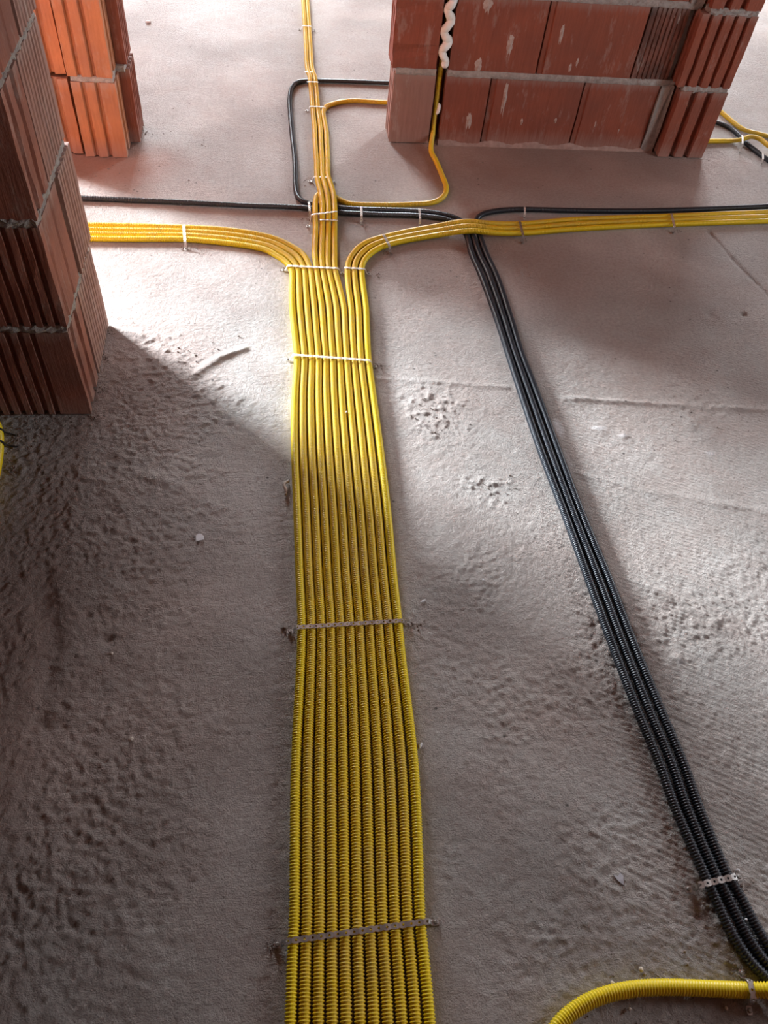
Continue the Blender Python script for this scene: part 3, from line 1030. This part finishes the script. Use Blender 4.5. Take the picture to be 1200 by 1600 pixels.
# ---------------------------------------------------------------- expanding foam in the chased slot
def foam_bead(name, pts, r, label):
    C = resample(catmull(pts, 10), 0.004)
    n = len(C)
    T = np.gradient(C, axis=0)
    T /= np.linalg.norm(T, axis=1)[:, None]
    A = np.zeros_like(C)
    A[0] = np.cross(T[0], [0, 1, 0.2])
    for i in range(1, n):
        A[i] = A[i - 1] - T[i] * (A[i - 1] @ T[i])
        A[i] /= np.linalg.norm(A[i])
    B = np.cross(A, T)
    seg = 12
    th = 2 * PI * np.arange(seg) / seg
    k = np.convolve(rng.random(n + 8), np.ones(5) / 5, 'same')[4:n + 4]
    R = r * (0.75 + 0.5 * k)
    R[0] *= 0.15
    R[-1] *= 0.15
    if n > 4:
        R[1] *= 0.7
        R[-2] *= 0.7
    V = (C[:, None, :] + (R[:, None] * (1 + 0.12 * rng.random((n, seg))))[:, :, None] * (np.cos(th)[None, :, None] * A[:, None, :] + np.sin(th)[None, :, None] * B[:, None, :])).reshape(-1, 3)
    i = np.arange(n - 1)[:, None] * seg
    kk = np.arange(seg)[None, :]
    k2 = (kk + 1) % seg
    Q = np.stack([i + kk, i + k2, i + seg + k2, i + seg + kk], -1).reshape(-1, 4)
    o = make_np(name, V, Q, M_FOAM, None, True)
    md = o.modifiers.new('sub', 'SUBSURF')
    md.levels = md.render_levels = 1
    tag(o, label, 'foam')
    return o


def zig(z0, z1, turns, amp, cx):
    pts = []
    n = turns * 4
    for k in range(n + 1):
        t = k / n
        pts.append((cx + amp * math.sin(2 * PI * turns * t) + random.uniform(-0.003, 0.003), 3.203 - 0.004 * math.cos(4 * PI * turns * t), lerp(z0, z1, t) + random.uniform(-.006, .006) + 0.012 * math.sin(4 * PI * turns * t)))
    return pts


foam_bead('expanding_foam', zig(0.30, 0.80, 7, 0.0115, 0.670), 0.0150, 'curling white bead of foam filling the upper part of the wall slot')
foam_bead('expanding_foam', [(0.668, 3.196, 0.120), (0.674, 3.194, 0.135), (0.676, 3.195, 0.155), (0.673, 3.2, 0.168)], 0.0065, 'small white foam dab holding the pipe low in the wall slot')


# ---------------------------------------------------------------- loose bits on the floor
def chip(px, py, outline, thick, mat, name, label, cat, rot=0.0, tilt=0.0):
    c = at(px, py, 0.002)
    n = len(outline)
    V = [(x, y, 0.0) for x, y in outline] + [(x * .96, y * .96, thick) for x, y in outline]
    Fc = [tuple(reversed(range(n))), tuple(range(n, 2 * n))] + [(i, (i + 1) % n, n + (i + 1) % n, n + i) for i in range(n)]
    o = make(name, V, Fc, mat)
    o.location = (c.x, c.y, 0.0015)
    o.rotation_euler = (tilt, 0, rot)
    tag(o, label, cat)
    return o


chip(312, 840, [(-.009, -.010), (.010, -.008), (.010, .004), (.004, .011), (-.003, .012), (-.009, .007)], 0.0015, M_WHITE, 'plastic_chip',
     'small white arch-shaped plastic chip on the dark floor left of the bundle', 'chip', 0.1)
M_FOIL = simple('dull_foil', (0.66, 0.68, 0.74), 0.35, 0.15, 40, (0.45, 0.45, 0.5))
chip(969, 1374, [(0.002, -.012), (.009, .004), (.006, .010), (-.001, .006), (-.009, .011), (-.006, .0)], 0.0010, M_FOIL, 'foil_scrap',
     'silvery triangular foil scrap on the floor beside the black pipes', 'scrap', 0.2)


def pellet(px, py, a, b, h, mat, name, label, cat, rot=0.0, z=0.0, group=None):
    c = at(px, py, 0.0)
    V, Fc = [], []
    rings, seg = 5, 8
    for i in range(1, rings):
        ph = PI * i / rings
        for k in range(seg):
            th = 2 * PI * k / seg
            j = random.uniform(0.85, 1.12)
            V.append((a * math.sin(ph) * math.cos(th) * j, b * math.sin(ph) * math.sin(th) * j, h * math.cos(ph) * j))
    t, bt = len(V), len(V) + 1
    V += [(0, 0, h), (0, 0, -h)]
    for i in range(rings - 2):
        for k in range(seg):
            Fc.append((i * seg + k, (i + 1) * seg + k, (i + 1) * seg + (k + 1) % seg, i * seg + (k + 1) % seg))
    for k in range(seg):
        Fc.append((t, k, (k + 1) % seg))
        Fc.append((bt, (rings - 2) * seg + (k + 1) % seg, (rings - 2) * seg + k))
    o = make(name, V, Fc, mat)
    o.location = (c.x, c.y, z + h * 0.9)
    o.rotation_euler = (0, 0, rot)
    tag(o, label, cat, group)
    return o


pellet(661, 940, 0.0085, 0.0024, 0.0024, M_WHITE, 'plastic_peg', 'white plastic peg lying right of the bundle, farther of two', 'peg', 0.5)
pellet(657, 1166, 0.0070, 0.0026, 0.0026, M_WHITE, 'plastic_peg', 'white plastic peg touching the right edge of the bundle, nearer of two', 'peg', 1.1)
pellet(755, 907, 0.0026, 0.0026, 0.0022, M_WHITE, 'foam_bead', 'tiny white bead on open floor between the two bundles', 'bead')
pellet(983, 1577, 0.0034, 0.003, 0.003, M_PLASTER, 'pebble', 'pale pebble below the thick yellow pipe, left one', 'pebble')
pellet(1134, 1576, 0.0032, 0.0036, 0.003, M_PLASTER, 'pebble', 'pale pebble below the thick yellow pipe, right one', 'pebble')
pellet(1001, 1515, 0.0040, 0.0048, 0.0035, M_PLASTER, 'pebble', 'pale pebble just above the thick yellow pipe bend', 'pebble')
pellet(956, 1536, 0.0034, 0.0034, 0.003, M_PLASTER, 'pebble', 'pale pebble touching the thick yellow pipe where it curves down', 'pebble')
pellet(1152, 1360, 0.0034, 0.0034, 0.003, M_WHITE, 'pebble', 'white pebble at the right end of the black pipes strap', 'pebble')
pellet(1159, 1440, 0.0026, 0.0026, 0.002, M_WHITE, 'pebble', 'white crumb wedged between the black pipes', 'pebble', z=0.016)
pellet(541, 652, 0.0030, 0.0034, 0.0022, M_PLASTER, 'pebble', 'pale crumb resting on top of the yellow bundle', 'pebble', z=0.0185)
pellet(175, 1022, 0.0035, 0.0035, 0.003, M_PLASTER, 'pebble', 'pale pebble on the dark floor at left below the chip', 'pebble')
pellet(205, 1156, 0.006, 0.005, 0.0035, M_PLASTER, 'pebble', 'pale stone on the dark floor, nearest the bottom left', 'pebble', 0.4)
pellet(232, 36, 0.014, 0.010, 0.006, M_WHITE, 'stone', 'white scrap on the far floor, upper left', 'stone')
pellet(96, 213, 0.016, 0.012, 0.02, M_PLASTER, 'stone', 'pale stone at the foot of the far orange wall', 'stone')
# twisted plaster crumb beside the bundle
o = tube('plaster_curl', [at(451, 752, 0.006), at(443, 756, 0.010), at(447, 766, 0.008), at(446, 776, 0.004)], 0.0040, M_PLASTER, pitch=0.006, depth=0.2, seg=8, sm=1)
tag(o, 'curled scrap of pale plaster against the left side of the bundle', 'scrap')


# crumbs of mortar and brick: uncountable
def crumbs():
    base = [(1, 0, 0), (-1, 0, 0), (0, 1, 0), (0, -1, 0), (0, 0, 1), (0, 0, -1)]
    tri = [(0, 2, 4), (2, 1, 4), (1, 3, 4), (3, 0, 4), (2, 0, 5), (1, 2, 5), (3, 1, 5), (0, 3, 5)]
    V, Fc = [], []

    AL = np.concatenate([c[:, :2] for (nm, r, c) in LINES if nm == 'corrugated_conduit'])
    AR = np.concatenate([np.full(len(c), r) for (nm, r, c) in LINES if nm == 'corrugated_conduit'])

    def add(x, y, s):
        if (np.hypot(AL[:, 0] - x, AL[:, 1] - y) - AR).min() < s * 1.3:
            return
        n = len(V)
        a = random.uniform(0, PI)
        for (i, j, k) in base:
            i, j, k = (t * s * random.uniform(0.55, 1.2) for t in (i, j, k))
            V.append((x + i * math.cos(a) - j * math.sin(a), y + i * math.sin(a) + j * math.cos(a), max(-0.001, s * 0.3 + k * 0.8)))
        for f in tri:
            Fc.append(tuple(q + n for q in f))
    hot = [(690, 332, 12, 3), (745, 380, 10, 4), (480, 283, 14, 22), (482, 343, 12, 14), (590, 572, 14, 10), (533, 430, 10, 6), (585, 430, 16, 14), (448, 985, 12, 14), (650, 975, 16, 16), (680, 1440, 14, 16), (430, 1478, 16, 14),
           (1110, 1410, 14, 14), (1165, 1385, 18, 10), (1160, 1520, 22, 20), (606, 395, 10, 14), (817, 374, 8, 12), (1056, 362, 8, 12), (290, 388, 10, 12), (444, 422, 10, 12), (22, 690, 26, 150), (60, 655, 70, 110), (10, 730, 20, 90), (165, 560, 8, 30),
           (178, 520, 14, 20), (150, 655, 14, 20), (160, 610, 10, 16), (170, 248, 60, 26), (232, 205, 14, 14), (850, 234, 200, 16), (1050, 246, 50, 18), (520, 340, 8, 6), (500, 130, 10, 8), (500, 170, 16, 10), (670, 232, 20, 10),
           (310, 565, 60, 22), (680, 640, 60, 24), (760, 760, 40, 14), (1080, 655, 60, 14), (985, 1540, 120, 24), (640, 96, 30, 6), (300, 230, 80, 16), (560, 60, 60, 8)]
    for (x, y, s, n) in hot:
        for _ in range(n):
            px = x + random.gauss(0, s * 0.55)
            py = y + random.gauss(0, s * 0.28)
            p = at(px, py)
            if p.y > YW - 0.01 and 0.47 < p.x < 1.9:
                continue
            add(p.x, p.y, random.choice((0.0016, 0.0022, 0.003, 0.0042)))
    for _ in range(500):
        p = at(random.uniform(-20, 1220), random.uniform(330, 1620))
        add(p.x, p.y, random.choice((0.0008, 0.0012, 0.0017)))
    o = make('rubble_crumbs', V, Fc, M_CRUMB)
    o['kind'] = 'stuff'
    tag(o, 'scattered grey and brown mortar crumbs on the concrete floor', 'rubble')


crumbs()
